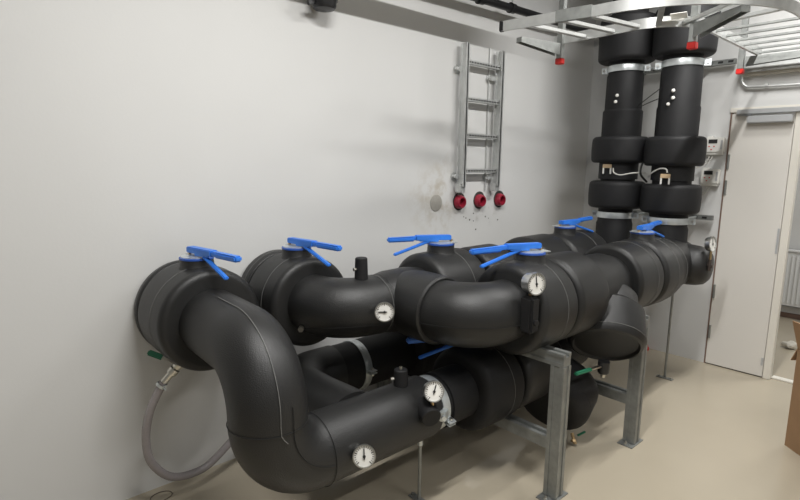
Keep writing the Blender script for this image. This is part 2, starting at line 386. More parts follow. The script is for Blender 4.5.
# down pocket with cap
dp = insulated_pipe('wide black capped drop hanging below the upper front pipe beside the far steel leg', loc=(1.14, 3.02, .4), name='insulated_end_cap')
P0 = V((1.265, 2.80, .61)); DD = V((.36, -.60, -.70)).normalized()
bm = BM(); lathe(bm, P0-DD*.34, DD, [(0, .16), (.02, .175), (.10, .18), (.105, .195), (.125, .212), (.29, .214), (.315, .209), (.335, .195), (.34, .180), (.325, .170), (.325, .001)], 64); q = obj('end_cap', bm, 'foam', dp)
bm = BM(); ring(bm, P0-DD*.04, DD, .2135, .0016); sub('glue_seam', bm, 'seam', q, dp)
# far tee under the right riser
RX, RYR = 1.032, 4.12
ft = insulated_pipe('black tapering pipe end under the right riser, dial at its tip', loc=(RX, RYR, ZT), name='insulated_tee')
bm = BM(); lathe(bm, (FX, 3.74, ZT), (0, 1, 0), [(0, .1), (.001, .205), (.10, .203), (.11, .190), (.30, .182), (.45, .17), (.52, .14), (.55, .10), (.555, .01)], 56); q = obj('tee_run', bm, 'foam', ft)
bm = BM(); ring(bm, (FX, 3.845, ZT), (0, 1, 0), .206, .0014); sub('glue_seam', bm, 'seam', q, ft)
bm = BM(); lathe(bm, (FX, 4.12, ZT+.0), (1, 0, 0), [(0, .15), (.12, .148), (.18, .142), (.225, .128), (.25, .10), (.262, .05), (.265, .005)], 48); obj('tee_branch', bm, 'foam', ft)

# valves ------------------------------------------------------------------
def lever(bm, P, ang, L, tilt, wdt, hgt, taper=.8):
    P = V(P); d = V((math.cos(ang)*math.cos(tilt), math.sin(ang)*math.cos(tilt), math.sin(tilt)))
    beam(bm, P, P+d*L, wdt, hgt, bev=.004); return d
def valve(label, center, axis, segs, ztop, handle_deg, group, L=.33, tilt=.03, neckr=.074, lower_side=1, rimx=0, m='foam'):
    c = V(center); ax = V(axis)
    t = thing('insulated_valve', label, 'insulated valve', c, group)
    for k, (t0, t1, R, e) in enumerate(segs):
        bm = BM(); lathe(bm, c+ax*t0, ax, rbar(0, t1-t0, R, e, crown=.002), 64)
        q = obj('valve_muff', bm, m, t)
        bm = BM(); ring(bm, c+ax*(t0+(t1-t0)*.62), ax, R+.0022, .0013, 72); sub('glue_seam', bm, 'seam', q, t)
    z0 = c.z+segs[0][2]-.05
    bm = BM(); lathe(bm, (c.x, c.y, z0), (0, 0, 1), [(0, neckr+.03), (.035, neckr+.01), (.05, neckr+.002), (ztop-z0-.012, neckr), (ztop-z0-.010, neckr-.004)], 40)
    nk = obj('valve_neck', bm, m, t)
    bm = BM(); lathe(bm, (c.x, c.y, ztop-.012), (0, 0, 1), [(0, neckr-.004), (.002, neckr+.002), (.010, neckr+.002), (.012, neckr-.006)], 40); obj('collar_ring', bm, 'dblue', t)
    a = math.radians(handle_deg); hd = V((math.cos(a), math.sin(a), 0)); sd = V((-hd.y, hd.x, 0))
    bm = BM(); lathe(bm, (c.x, c.y, ztop), (0, 0, 1), [(0, neckr*.92), (.004, neckr*.92)], 36)
    box(bm, V((c.x, c.y, ztop+.003))-hd*.05+sd*.02, (.07, .06, .004), Matrix.Rotation(a, 3, 'Z'))
    pl = obj('stop_plate', bm, 'zinc', t)
    bm = BM(); box(bm, V((c.x, c.y, ztop+.010))-hd*.06, (.012, .012, .014)); sub('bolt', bm, 'brass', pl, t)
    # upper lever: hub block then broad grip
    bm = BM(); P = V((c.x, c.y, ztop+.028))
    d0 = -hd*.055
    beam(bm, P+d0, P+hd*.15+V((0, 0, .002)), .040, .028, bev=.004)
    for s in (-1, 1): beam(bm, P+hd*.02+sd*s*.018-V((0, 0, .010)), P+hd*.13+sd*s*.015-V((0, 0, .006)), .006, .022, bev=.001)
    e1 = P+hd*L+V((0, 0, L*tilt))
    beam(bm, P+hd*.12+V((0, 0, .002)), e1, .032, .022, bev=.004)
    beam(bm, P+hd*(L*.52)+V((0, 0, L*tilt*.52)), e1+hd*.008, .038, .026, bev=.007)
    obj('lever', bm, 'blue', t)
    bm = BM(); P2 = P+hd*.06+sd*.004*lower_side-V((0, 0, .014))
    e2 = P2+hd*(L*.74)+sd*(.035*lower_side)-V((0, 0, .068))
    beam(bm, P2, e2, .022, .014, bev=.004)
    obj('locking_lever', bm, 'blue', t)
    return t
VG = 'insulated shut-off valves with blue levers'
ZS = 1.187
valve('leftmost insulated valve nearest the camera, blue lever over the S-bend', (.21, .92, ZT), (1, 0, 0), [(-.15, .16, RM+.008, .035), (-.205, -.152, RM+.004, .012)], ZS, 8, VG, .33, .0, lower_side=-1)
valve('second wall valve from the left, blue lever pointing right beside a black vent stub', (.236, 1.43, ZT), (1, 0, 0), [(-.14, .15, RM+.004, .035), (-.23, -.142, RM+.002, .012)], ZS, 6, VG, .33, .0, lower_side=-1)
valve('middle wall-side valve behind the tee, blue lever pointing left', (BX, 2.13, ZT), (0, 1, 0), [(-.17, .19, RM, .04)], ZS, -116, VG, .30, -.02)
valve('front valve above the near steel leg, blue lever pointing left', (FX, 2.27, ZT), (0, 1, 0), [(-.19, .12, RM+.005, .04)], ZS, -110, VG, .34, -.04)
valve('furthest wall-side valve before the left riser, blue lever pointing right', (BX, 3.42, ZT), (0, 1, 0), [(-.16, .32, RM, .035)], ZS, 84, VG, .30, .05, lower_side=-1)
valve('far valve on the front line below the right riser, blue lever pointing right', (FX, 3.56, ZT), (0, 1, 0), [(-.10, .18, RM+.006, .03)], ZS, 92, VG, .29, .05, lower_side=-1)
valve('lower front valve left of the near steel leg, blue lever in the gap above', (LX, 2.13, ZL), (0, 1, 0), [(-.16, .14, RM-.006, .045)], .705, -115, VG, .40, .0, m='foam2')

# risers ------------------------------------------------------------------
def riser(label, x, y, r0, r1, muffs, tops, group):
    t = insulated_pipe(label, group, (x, y, ZT), 'insulated_riser')
    bm = BM(); lathe(bm, (x, y, ZT), (0, 0, 1), [(0, r0+.008), (.25, r0+.008), (.27, r0), (.60, r0), (.601, r1), (1.115, r1), (1.13, r0+.006), (1.38, r0+.004), (1.40, r0-.004), (1.50, r0-.004), (1.60, r0), (H-ZT, r0)], 56); obj('pipe_sleeve', bm, 'foam2', t)
    for z0, z1, R in muffs:
        bm = BM(); lathe(bm, (x, y, z0), (0, 0, 1), rbar(0, z1-z0, R, .032, crown=.003), 64); obj('muff', bm, 'foam2', t)
    return t
LXR = .622
riser('left black insulated riser beside the wall corner with stacked muffs', LXR, RYR, .128, .145, [(1.29, 1.50, .208), (1.64, 1.84, .207), (2.395, 2.72, .206)], None, 'insulated risers')
riser('right black insulated riser beside the door with stacked muffs', RX, RYR, .131, .143, [(1.28, 1.49, .201), (1.62, 1.83, .201), (2.385, 2.72, .203)], None, 'insulated risers')

# clamp bands ---------------------------------------------------------------
def clamp(label, P, D, R, lugs, group='zinc pipe clamp bands', wd=.046):
    P = V(P); D = V(D)
    t = thing('pipe_clamp', label, 'pipe clamp', P, group)
    bm = BM(); lathe(bm, P-D*wd/2, D, [(0, R-.002), (0, R+.003), (wd*.3, R+.005), (wd*.7, R+.005), (wd, R+.003), (wd, R-.002)], 64, False); obj('band', bm, 'zinc', t)
    for l in lugs:
        l = V(l).normalized(); s = D.cross(l).normalized()
        bm = BM()
        for k in (-1, 1): box(bm, P+l*(R+.022)+s*k*.007, (.045, .005, wd), Matrix((l, s, D)).transposed(), .001)
        lg = obj('clamp_lug', bm, 'zinc', t)
        bm = BM(); cyl(bm, P+l*(R+.026)-s*.022, P+l*(R+.026)+s*.022, .005, 10); hexn(bm, P+l*(R+.026)-s*.022, s, .010, .009); hexn(bm, P+l*(R+.026)+s*.013, s, .010, .009); sub('clamp_bolt', bm, 'steel', lg, t)
    return t
clamp('zinc band round the left riser just above the lower pipes', (LXR, RYR, 1.235), (0, 0, 1), .132, [(1, .25, 0), (-1, -.25, 0)])
clamp('zinc band round the right riser just above the far valve', (RX, RYR, 1.225), (0, 0, 1), .136, [(1, .25, 0), (-1, -.25, 0)])
clamp('zinc band high on the left riser under its top muff', (LXR, RYR, 2.345), (0, 0, 1), .130, [(1, .25, 0), (-1, -.25, 0)])
clamp('zinc band high on the right riser under its top muff', (RX, RYR, 2.335), (0, 0, 1), .133, [(1, .25, 0), (-1, -.25, 0)])
clamp('bright zinc band on the low wall-side pipe behind the S-bend', (KX, 1.79, ZL-.01), (0, 1, 0), .143, [(.93, 0, .05)])
clamp('zinc band on the lower front pipe behind the stub-mounted dial', (LX, 1.745, ZL), (0, 1, 0), .130, [(.95, 0, -.25)])

# gauges --------------------------------------------------------------------
def gauge(label, P, face, R, depth, needle, group='round white dial gauges', stem=None, name='dial_thermometer'):
    P = V(P); f = V(face).normalized(); u = V((0, 0, 1)); s = u.cross(f).normalized(); u = f.cross(s)
    t = thing(name, label, 'gauge', P, group)
    bm = BM(); lathe(bm, P-f*depth, f, [(0, R*.5), (.002, R*.86), (depth*.7, R*.9), (depth*.72, R), (depth+.004, R), (depth+.004, R*.9), (depth-.002, R*.88), (depth-.002, .001)], 48, False); obj('gauge_case', bm, 'steel', t)
    bm = BM(); lathe(bm, P-f*.002, f, [(0, R*.89), (.0015, R*.89)], 40); dl = obj('dial_plate', bm, 'dial', t)
    bm = BM()
    for i in range(21):
        a = math.radians(225-i*13.5); dd = s*(-math.cos(a))*-1+u*math.sin(a); l = .014 if i % 5 == 0 else .008
        l *= R/.05
        mrot = Matrix((dd, f.cross(dd), f)).transposed()
        box(bm, P+dd*(R*.78)+f*.0005, (l, .0016 if i % 5 else .0028, .0012), mrot)
    sub('scale_marks', bm, 'ink', dl, t)
    a = math.radians(needle); dd = s*math.cos(a)+u*math.sin(a); mrot = Matrix((dd, f.cross(dd), f)).transposed()
    bm = BM(); box(bm, P+dd*R*.2+f*.003, (R*.9, .005, .0015), mrot); lathe(bm, P+f*.002, f, [(0, .006), (.003, .006)], 14); sub('needle', bm, 'ink', dl, t)
    if stem: 
        bm = BM(); cyl(bm, *stem, .008, 14); obj('gauge_stem', bm, 'brass', t)
    return t
FC = (.62, -.62, .30)
gauge('round white dial with a level needle on the side of the second valve elbow', (.80, 1.55, .938), (.76, -.60, .10), .046, .035, 180, stem=((.70, 1.60, .925), (.79, 1.54, .929)))
gauge('round white dial with upright needle low on the lower front pipe, right of the S-bend', (1.085, 1.205, .475), (.80, -.56, .22), .046, .03, 92, stem=((1.0, 1.25, .46), (1.07, 1.21, .46)))
def stub(label, P, h, r, top=True, side=None, group='black insulated sensor stubs', D=(0, 0, 1), square=False):
    P = V(P); t = thing('sensor_stub', label, 'sensor stub', P, group)
    bm = BM()
    if square: bb(bm, P.x-r, P.x+r, P.y-r, P.y+r, P.z-h, P.z, .012)
    else: lathe(bm, P, D, [(0, r+.004), (h-.004, r), (h, r-.004)], 28)
    obj('foam_sleeve', bm, 'foam2', t)
    if top:
        bm = BM(); hexn(bm, P+V(D)*h, D, .008, .012); obj('nipple', bm, 'bolt', t)
    if side:
        q = V(side); bm = BM(); cyl(bm, P+V((0, 0, h*.55)), P+V((0, 0, h*.55))+q, .006, 12); hexn(bm, P+V((0, 0, h*.55))+q*.8, q, .009, .010); obj('side_nut', bm, 'bolt' if not square else 'blackp', t)
stub('black cylindrical vent stub standing on top of the second valve elbow', (BX, 1.57, ZT+RP-.02), .122, .030, False, (.0, -.045, .0))
stub('black stub with brass tip standing on the lower front pipe behind the dial', (LX, 1.565, ZL+RP-.02), .095, .031, True, (-.02, -.042, 0))
# dial on black block, front valve
stub('black square sensor block on the side of the elbow beneath the big dial', (1.265, 2.025, 1.03), .175, .034, False, None, square=True)
gauge('large steel-cased dial standing on the black block in front of the front valve', (1.29, 2.03, 1.088), (.96, -.28, .06), .052, .055, 95, stem=((1.262, 2.03, .99), (1.262, 2.03, 1.05)))
bm = BM(); cyl(bm, (1.29, 2.02, .915), (1.318, 2.008, .915), .008, 14); hexn(bm, (1.31, 2.010, .915), (.8, -.3, 0), .014, .010)
tag(obj('air_screw', bm, 'blackp'), 'small black turn screw on the side of the sensor block under the big dial', 'screw')
# dial on black stub, lower front
stub('short black stub sticking out of the lower front pipe below its dial', (1.0, 1.615, .535), .10, .046, False, None, D=(.86, -.35, -.2))
gauge('tilted dial above the lower stub in front of the zinc band', (1.085, 1.595, .632), (.88, -.40, .26), .047, .04, 70, stem=((1.075, 1.60, .49), (1.07, 1.60, .60)))
bm = BM(); box(bm, (1.05, 1.70, .475), (.03, .05, .05), Matrix.Rotation(.4, 3, 'Z'), .004); hexn(bm, (1.065, 1.68, .475), (.8, -.5, 0), .012, .014)
tag(obj('clamp_nut', bm, 'zinc'), 'square zinc fastener beside the lower stub and its dial', 'nut')
# dial at far end, seen from its side
gauge('dark round dial seen edge-on at the far tip of the pipe by the door', (1.365, 4.06, 1.09), (.80, -.10, .1), .055, .035, 90, stem=((1.36, 4.06, .95), (1.36, 4.06, 1.05)))
bm = BM(); cyl(bm, (1.30, 4.07, .94), (1.365, 4.06, .94), .012, 14); cyl(bm, (1.36, 4.06, .90), (1.36, 4.06, .98), .011, 14); bb(bm, 1.37, 1.385, 4.04, 4.06, .925, .945)
tag(obj('gauge_fitting', bm, 'wire'), 'small metal fitting joining the edge-on dial to the far pipe tip', 'pipe fitting')

# drain valves --------------------------------------------------------------
t = thing('drain_valve', 'small nickel ball valve with green lever under the leftmost valve, hose attached', 'drain valve', (.26, .82, .72), 'small drain valves')
A0, A1 = V((.29, .868, .80)), V((.24, .733, .640)); dA = (A1-A0).normalized()
bm = BM(); lathe(bm, A0, dA, [(0, .018), (.055, .018), (.056, .024), (.08, .024), (.085, .019), (.11, .028), (.135, .019), (.14, .024), (.165, .024), (.166, .016), ((A1-A0).length, .016)], 16); obj('valve_body', bm, 'bolt', t)
sdv = V((-.25, -.75, .45)).normalized(); Pm = A0.lerp(A1, .5)
Pm = A0.lerp(A1, .42)
bm = BM(); cyl(bm, Pm, Pm+V((.02, -.03, .0)), .010, 12); obj('valve_spindle', bm, 'bolt', t)
hb = Pm+V((.02, -.03, 0)); hd = V((-.10, -.085, .04)); 
bm = BM(); beam(bm, hb-hd*.1, hb+hd*.55, .020, .006, (.5, -.5, .6)); lv = obj('lever', bm, 'bolt', t)
bm = BM(); beam(bm, hb+hd*.5, hb+hd*1.05, .026, .014, (.5, -.5, .6), .005); sub('lever_grip', bm, 'green', lv, t)
# hose
pts = [A1, (.225, .70, .575), (.21, .671, .493), (.19, .657, .369), (.18, .678, .243), (.17, .77, .130), (.17, .914, .115), (.17, 1.036, .185), (.17, 1.131, .265), (.17, 1.22, .33)]
bm = BM(); sweep(bm, smooth_path(pts, 8), .0185, 20); t = obj('drain_hose', bm, 'hose'); tag(t, 'clear grey reinforced hose looping from the small green-lever valve to behind the S-bend', 'hose')
bm = BM(); P = A1+dA*.012; lathe(bm, P, dA, [(0, .020), (.0, .0225), (.012, .0225), (.012, .020)], 24, False); box(bm, P+V((.025, .005, -.005)), (.014, .014, .014)); box(bm, P+V((.04, .0, -.01)), (.02, .006, .006))
tag(obj('hose_clamp', bm, 'zinc'), 'small zinc worm clamp gripping the top end of the hose', 'hose clamp')
def small_drain(label, P, h, hdir, grip=True):
    P = V(P); t = thing('drain_valve', label, 'drain valve', P, 'small drain valves')
    bm = BM(); lathe(bm, P, (0, 0, -1), [(0, .032), (h*.7, .032), (h*.7+.01, .027)], 20); obj('foam_sleeve', bm, 'blackp', t)
    bm = BM(); hexn(bm, P-V((0, 0, h*.7)), (0, 0, -1), .017, .018); cyl(bm, P-V((0, 0, h*.7)), P-V((0, 0, h*1.1)), .012, 16); obj('drain_tip', bm, 'bolt', t)
    if grip:
        hd = V(hdir); q = P-V((0, 0, h*.28))+hd.normalized()*.03
        bm = BM(); beam(bm, q, q+hd*.45, .022, .008); lv = obj('lever', bm, 'bolt', t)
        bm = BM(); beam(bm, q+hd*.42, q+hd*1.1, .026, .016, bev=.005); sub('lever_grip', bm, 'green', lv, t)
small_drain('brass-tipped drain valve with a green lever beneath the wide capped drop', (1.29, 2.74, .545), .085, (-.03, -.19, 0.0))
bm = BM(); t = thing('drain_valve', 'tiny brass drain tip with green lever under the low round cap near the floor', 'drain valve', (1.1, 2.62, .08), 'small drain valves')
bm = BM(); cyl(bm, (1.15, 2.70, .075), (1.18, 2.69, .02), .010, 14); hexn(bm, (1.165, 2.695, .04), (.4, -.4, -.8), .016, .015); obj('drain_tip', bm, 'brass', t)
bm = BM(); beam(bm, (1.17, 2.73, .055), (1.19, 2.78, .07), .014, .008); obj('lever_grip', bm, 'green', t)
bm = BM(); hexn(bm, (.48, 1.30, .835), (.8, -.6, 0), .014, .03); cyl(bm, (.44, 1.33, .835), (.49, 1.29, .835), .008, 12)
tag(obj('bleed_nipple', bm, 'bolt'), 'tiny nickel bleed nipple between the S-bend and the second valve elbow', 'nipple')

# steel frames --------------------------------------------------------------
def strut_frame(label, y, x0, x1, ztop, zlow):
    t = thing('steel_stand', label, 'steel support frame', (x1, y, 0), 'galvanised pipe support frames')
    w_ = .064
    for x in (x0, x1):
        bm = BM(); bb(bm, x-w_/2, x+w_/2, y-w_/2, y+w_/2, .006, ztop-w_, .003)
        bb(bm, x-w_/2-.001, x-w_/2+.02, y-w_/2-.004, y-w_/2, .01, ztop-w_); bb(bm, x+w_/2-.02, x+w_/2+.001, y-w_/2-.004, y-w_/2, .01, ztop-w_)
        for yy in (-1, 1): bb(bm, x+w_/2, x+w_/2+.004, y+yy*(w_/2-.01)-.01, y+yy*(w_/2-.01)+.01, .01, ztop-w_)
        obj('upright', bm, 'galv', t)
        bm = BM(); bb(bm, x-.045, x+.045, y-.080, y+.07, 0, .006, .001); fp = obj('foot_plate', bm, 'galv', t)
        for s in (-1, 1):
            bm = BM(); hexn(bm, (x, y+s*.062, .006), (0, 0, 1), .011, .010); cyl(bm, (x, y+s*.062, .0), (x, y+s*.062, .026), .005, 10); sub('anchor_bolt', bm, 'steel', fp, t)
    bm = BM(); bb(bm, x0-w_/2, x1+w_/2, y-w_/2, y+w_/2, ztop-w_, ztop-.016, .002)
    bb(bm, x0-w_/2, x1+w_/2, y-w_/2-.004, y-w_/2+.02, ztop-.018, ztop, .002); bb(bm, x0-w_/2, x1+w_/2, y+w_/2-.02, y+w_/2+.004, ztop-.018, ztop, .002)
    bb(bm, x0-w_/2, x1+w_/2, y-w_/2-.004, y-w_/2, ztop-w_, ztop-w_+.02, .001)
    obj('top_beam', bm, 'galv', t)
    bm = BM(); bb(bm, x0+w_/2, x1-w_/2, y-w_/2, y+w_/2, zlow-w_, zlow-.014, .002)
    bb(bm, x0+w_/2, x1-w_/2, y-w_/2-.003, y-w_/2+.02, zlow-.016, zlow, .002); bb(bm, x0+w_/2, x1-w_/2, y+w_/2-.02, y+w_/2+.003, zlow-.016, zlow, .002)
    obj('cross_beam', bm, 'galv', t)
strut_frame('nearer galvanised steel frame whose leg stands in front of the pipes', 2.19, .06, 1.345, .745, .312)
strut_frame('farther galvanised steel frame standing beside the wide capped drop', 3.0, .06, 1.365, .775, .30)
# threaded rods
def rod(label, x, y, z, foot=True):
    t = thing('support_rod', label, 'support rod', (x, y, 0), 'zinc support rods under the pipes')
    bm = BM(); cyl(bm, (x, y, .008), (x, y, z), .0085, 16); obj('rod', bm, 'galv', t)
    bm = BM(); hexn(bm, (x, y, z-.05), (0, 0, 1), .014, .03); obj('nut', bm, 'zinc', t)
    bm = BM(); bb(bm, x-.06, x+.06, y-.02, y+.02, 0, .006, .002); fp = obj('foot_plate', bm, 'galv', t)
    for s in (-1, 1):
        bm = BM(); hexn(bm, (x+s*.045, y, .006), (0, 0, 1), .009, .009); sub('anchor_bolt', bm, 'steel', fp, t)
rod('zinc rod holding up the lower front pipe under the tilted dial', LX+.035, 1.665, ZL-.125)
rod('thin zinc rod under the far pipe end in front of the back wall', 1.105, 4.15, ZT-.175)

# riser details ---------------------------------------------------------------
def strut_rail(label, x0, x1, z, y=4.62):
    t = thing('strut_rail', label, 'mounting rail', ((x0+x1)/2, y, z), 'slotted mounting rails behind the risers')
    bm = BM(); bb(bm, x0, x1, y-.018, y+.02, z-.019, z+.019, .002); r = obj('rail', bm, 'galv', t)
    bm = BM()
    n = int((x1-x0)/.07)
    for i in range(n): bb(bm, x0+.03+i*.07, x0+.065+i*.07, y-.0195, y-.017, z-.008, z+.008)
    sub('slots', bm, 'ink', r, t)
    for xb in (x0+.1, (x0+x1)/2):
        bm = BM(); bb(bm, xb, xb+.05, y+.02, YB, z-.018, z+.018); obj('wall_bracket', bm, 'galv', t)
    for rx in (LXR, RX):
        bm = BM(); cyl(bm, (rx, RYR+.13, z), (rx, y-.015, z), .009, 12); obj('standoff_rod', bm, 'zinc', t)
strut_rail('lower slotted rail behind the risers, its end showing left of the door', .35, 1.155, 1.215, 4.69)
strut_rail('upper slotted rail behind the riser tops, ending by the tray bracket', .35, 1.20, 2.41, 4.69)
def knob_set(label, pts, group):
    for i, p in enumerate(pts):
        p = V(p); t = thing('test_nipple', label[i], 'test nipple', p, group)
        bm = BM(); lathe(bm, p, V((.62, -.78, .0)), [(0, .006), (.02, .006), (.021, .012), (.030, .012), (.034, .008)], 14); obj('cap', bm, 'white' if i != 9 else 'bolt', t)
def on_riser(x, r, z, dang=0):
    a = math.atan2(-RYR, 2.6-x)+dang; return (x+r*math.cos(a), RYR+r*math.sin(a), z)
knob_set(['upper pale nipple on the left riser', 'lower pale nipple on the left riser'], [on_riser(LXR, .124, 2.14, -.45), on_riser(LXR, .124, 2.095, -.52)], 'test nipples on the risers')
knob_set(['top pale nipple on the right riser', 'middle pale nipple on the right riser', 'lowest pale nipple on the right riser, slanted'], [on_riser(RX, .129, 2.14, -.40), on_riser(RX, .129, 2.09, -.38), on_riser(RX, .129, 2.05, -.62)], 'test nipples on the risers')
def sensor(label, P):
    P = V(P); a = math.atan2(-RYR, 2.6-P.x); t = thing('temperature_sensor', label, 'sensor', P, 'tan temperature sensors on the risers')
    rot = Matrix.Rotation(a, 3, 'Z')
    bm = BM(); box(bm, P, (.03, .065, .03), rot, .003); obj('sensor_head', bm, 'sensor', t)
    for s in (-1, 1):
        bm = BM(); box(bm, P+rot @ V((.005, s*.026, -.035)), (.016, .012, .05), rot, .003); obj('sensor_leg', bm, 'white', t)
sensor('tan sensor in the gap between the muffs of the left riser', on_riser(LXR, .155, 1.615, -.55))
sensor('tan sensor in the gap between the muffs of the right riser', on_riser(RX, .155, 1.55, -.28))
def cable(label, pts, r, m='cable', cat='cable', name='cable'):
    bm = BM(); sweep(bm, smooth_path(pts, 8), r, 8); return tag(obj(name, bm, m), label, cat)
cable('grey cable drooping from the left riser sensor toward the right riser', [(.655, 3.965, 1.60), (.67, 3.955, 1.565), (.72, 3.96, 1.55), (.79, 4.0, 1.565), (.86, 4.07, 1.57)], .005)
cable('white cable arching out of the right riser sensor to the left', [(1.06, 3.955, 1.575), (1.05, 3.95, 1.60), (1.0, 3.955, 1.60), (.93, 3.99, 1.565), (.88, 4.08, 1.54)], .005, 'white')
cable('upper thin black wire strung between the two risers', [(.72, 4.09, 2.04), (.82, 4.05, 2.10), (.95, 4.0, 2.17)], .003, 'bcable')
cable('lower thin black wire strung between the two risers', [(.72, 4.09, 2.03), (.82, 4.06, 2.07), (.95, 4.0, 2.10)], .003, 'bcable')
cable('black cable looping down between the risers from the upper muffs', [(.85, 4.16, 1.70), (.84, 4.05, 1.64), (.84, 4.03, 1.56), (.85, 4.12, 1.5)], .008, 'bcable')
def meter(label, x, z):
    y = YB; t = thing('heat_meter', label, 'heat meter', (x, y, z), 'white heat meters on the back wall')
    bm = BM(); bb(bm, x-.068, x+.068, y-.05, y, z-.062, z+.058, .008); bb(bm, x-.06, x-.02, y-.04, y, z+.05, z+.068, .004); bb(bm, x-.072, x+.06, y-.04, y, z-.078, z-.06, .004); c = obj('meter_case', bm, 'white', t)
    bm = BM(); bb(bm, x-.042, x+.020, y-.053, y-.049, z+.012, z+.042); sub('display', bm, 'ink', c, t)
    bm = BM(); bb(bm, x+.045, x+.058, y-.053, y-.049, z-.035, z+.035); sub('side_label', bm, 'silverp', c, t)
    bm = BM()
    for dx, dz in ((-.035, -.012), (.0, -.012), (-.018, -.036)): lathe(bm, (x+dx, y-.0535, z+dz), (0, 1, 0), [(0, .005), (.004, .005)], 10)
    sub('button', bm, 'red', c, t)
meter('upper white heat meter on the back wall left of the door', 1.105, 1.79)
meter('lower white heat meter on the back wall left of the door', 1.095, 1.545)
for i, z in enumerate((1.715, 1.47)):
    for k in range(2):
        cable('thin grey lead %s from under the %s heat meter' % (['curving', 'hanging'][k], ['upper', 'lower'][i]), [(1.07+k*.025, YB-.02, z), (1.06+k*.022, YB-.04, z-.05), (1.0+k*.02, YB-.06, z-.10), (.93, YB-.08, z-.12)], .0035, 'cable')

# wall ladder, sleeves ---------------------------------------------------------
t = thing('wall_cable_ladder', 'short galvanised cable ladder fixed upright on the left wall above the red sleeves', 'cable ladder', (.04, 3.14, 1.45))
for y in (2.905, 3.30):
    bm = BM(); bb(bm, .03, .085, y-.0075, y+.0075, 1.455, 2.44, .002); bb(bm, .03, .036, y-.018, y+.018, 1.455, 2.44, .001); bb(bm, .079, .085, y-.018, y+.018, 1.455, 2.44, .001)
    obj('side_rail', bm, 'galv2', t)
for z in (2.32, 2.07, 1.82, 1.57):
    bm = BM(); bb(bm, 0.040, .070, 2.91, 3.295, z-.015, z+.015, .002); rg = obj('rung', bm, 'galv2', t)
    bm = BM()
    for i in range(12): bb(bm, .069, .0715, 2.93+i*.03, 2.948+i*.03, z-.005, z+.005)
    sub('slots', bm, 'ink', rg, t)
for y, z in ((2.88, 2.27), (3.235, 2.245), (2.88, 1.53), (3.235, 1.52)):
    bm = BM(); lathe(bm, (.0, y, z), (1, 0, 0), [(0, .03), (.006, .03), (.007, .014), (.03, .014), (.031, .02), (.04, .02)], 16); bb(bm, .028, .036, y-.03, y+.05, z-.012, z+.012, .002); obj('wall_clip', bm, 'galv2', t)
for y in (2.905, 3.30):
    bm = BM(); bb(bm, .02, .075, y-.028, y+.028, 1.415, 1.475, .004); obj('rail_foot', bm, 'galv2', t)
cable('thin grey vertical conduit on the wall behind the ladder', [(.008, 3.235, 2.46), (.008, 3.235, 2.0), (.008, 3.235, 1.42)], .006, 'galv2', 'conduit', 'thin_conduit')
bm = BM(); lathe(bm, (0, 2.705, 1.345), (1, 0, 0), [(-.01, .058), (.004, .058), (.006, .053), (.006, .001)], 36); tag(obj('mortar_patch', bm, 'patch'), 'round grey mortar patch on the left wall, left of the red sleeves', 'wall patch')
for i, y in enumerate((2.94, 3.17, 3.415)):
    lab = ['red pipe sleeve in the wall, nearest the grey mortar patch', 'middle red pipe sleeve in the wall below the ladder', 'red pipe sleeve in the wall furthest from the mortar patch'][i]
    t = thing('pipe_sleeve_stub', lab, 'pipe sleeve', (0, y, 1.345), 'red sleeves poking from the wall')
    bm = BM(); lathe(bm, (0, y+.008, 1.347), (1, 0, 0), [(-.01, .066), (.003, .066), (.0035, .001)], 36); obj('core_hole', bm, 'hole', t)
    bm = BM(); lathe(bm, (-.01, y, 1.342), (1, 0, 0), [(0, .050), (.03, .050), (.045, .046), (.055, .040), (.055, .031), (.02, .029), (.019, .001)], 36); obj('sleeve', bm, 'dred', t)
random.seed(3)
bm = BM()
for i in range(9):
    y = random.uniform(3.0, 3.5); z = random.uniform(1.12, 1.25); r = random.uniform(.003, .007)
    lathe(bm, (0, y, z), (1, 0, 0), [(0, r), (.0015, r)], 8)
o = tag(obj('plaster_nicks', bm, 'hole'), 'scatter of tiny dark nicks in the wall paint below the red sleeves', 'wall nicks'); o['kind'] = 'stuff'

# overhead ------------------------------------------------------------------------
# black drain pipe along the left wall
t = thing('black_drain_pipe', 'thin black plastic pipe running along the top of the left wall', 'pipe', (.12, 3.2, 2.735))
bm = BM(); sweep(bm, [V((.12, 2.3, 2.715)), V((.12, 3.4, 2.735)), V((.12, 4.7, 2.757))], .027, 24); obj('pipe', bm, 'blackp', t)
for y in (2.98, 3.33):
    bm = BM(); zz = 2.735+(y-3.4)*.02; lathe(bm, (.12, y-.02, zz), (0, 1, 0), [(0, .029), (0, .034), (.04, .034), (.04, .029)], 24, False); lathe(bm, (.12, y-.032, zz), (0, 1, 0), [(0, .029), (.003, .037), (.009, .037), (.012, .029)], 24, False); obj('coupling', bm, 'blackp', t)
bm = BM(); cyl(bm, (.12, 3.33, 2.76), (.12, 3.33, 3.4), .005, 10); obj('hanger_rod', bm, 'galv', t)
t = thing('black_floor_drain_outlet', 'dark pipe coupling poking down at the top edge above the left wall', 'pipe', (.3, 1.5, 2.9))
bm = BM(); lathe(bm, (.085, 1.72, 3.399), (0, 0, -1), [(0, .045), (.88, .045), (.885, .066), (.955, .066), (.970, .058), (.977, .035), (.979, .002)], 28); obj('pipe', bm, 'blackp', t)
bm = BM(); lathe(bm, (.085, 1.72, 2.468), (0, 0, 1), [(0, .066), (0, .073), (.03, .073), (.03, .066)], 28, False); beam(bm, (.09, 1.655, 2.455), (.09, 1.615, 2.44), .02, .02); obj('clamp_ring', bm, 'blackp', t)
# duct higher up, casts the long wall shadow
bm = BM(); cyl(bm, (.62, .5, 2.775), (.62, 3.3, 2.775), .036, 28); tag(obj('overhead_pipe', bm, 'galv2'), 'grey service pipe above the frame along the left wall', 'pipe')
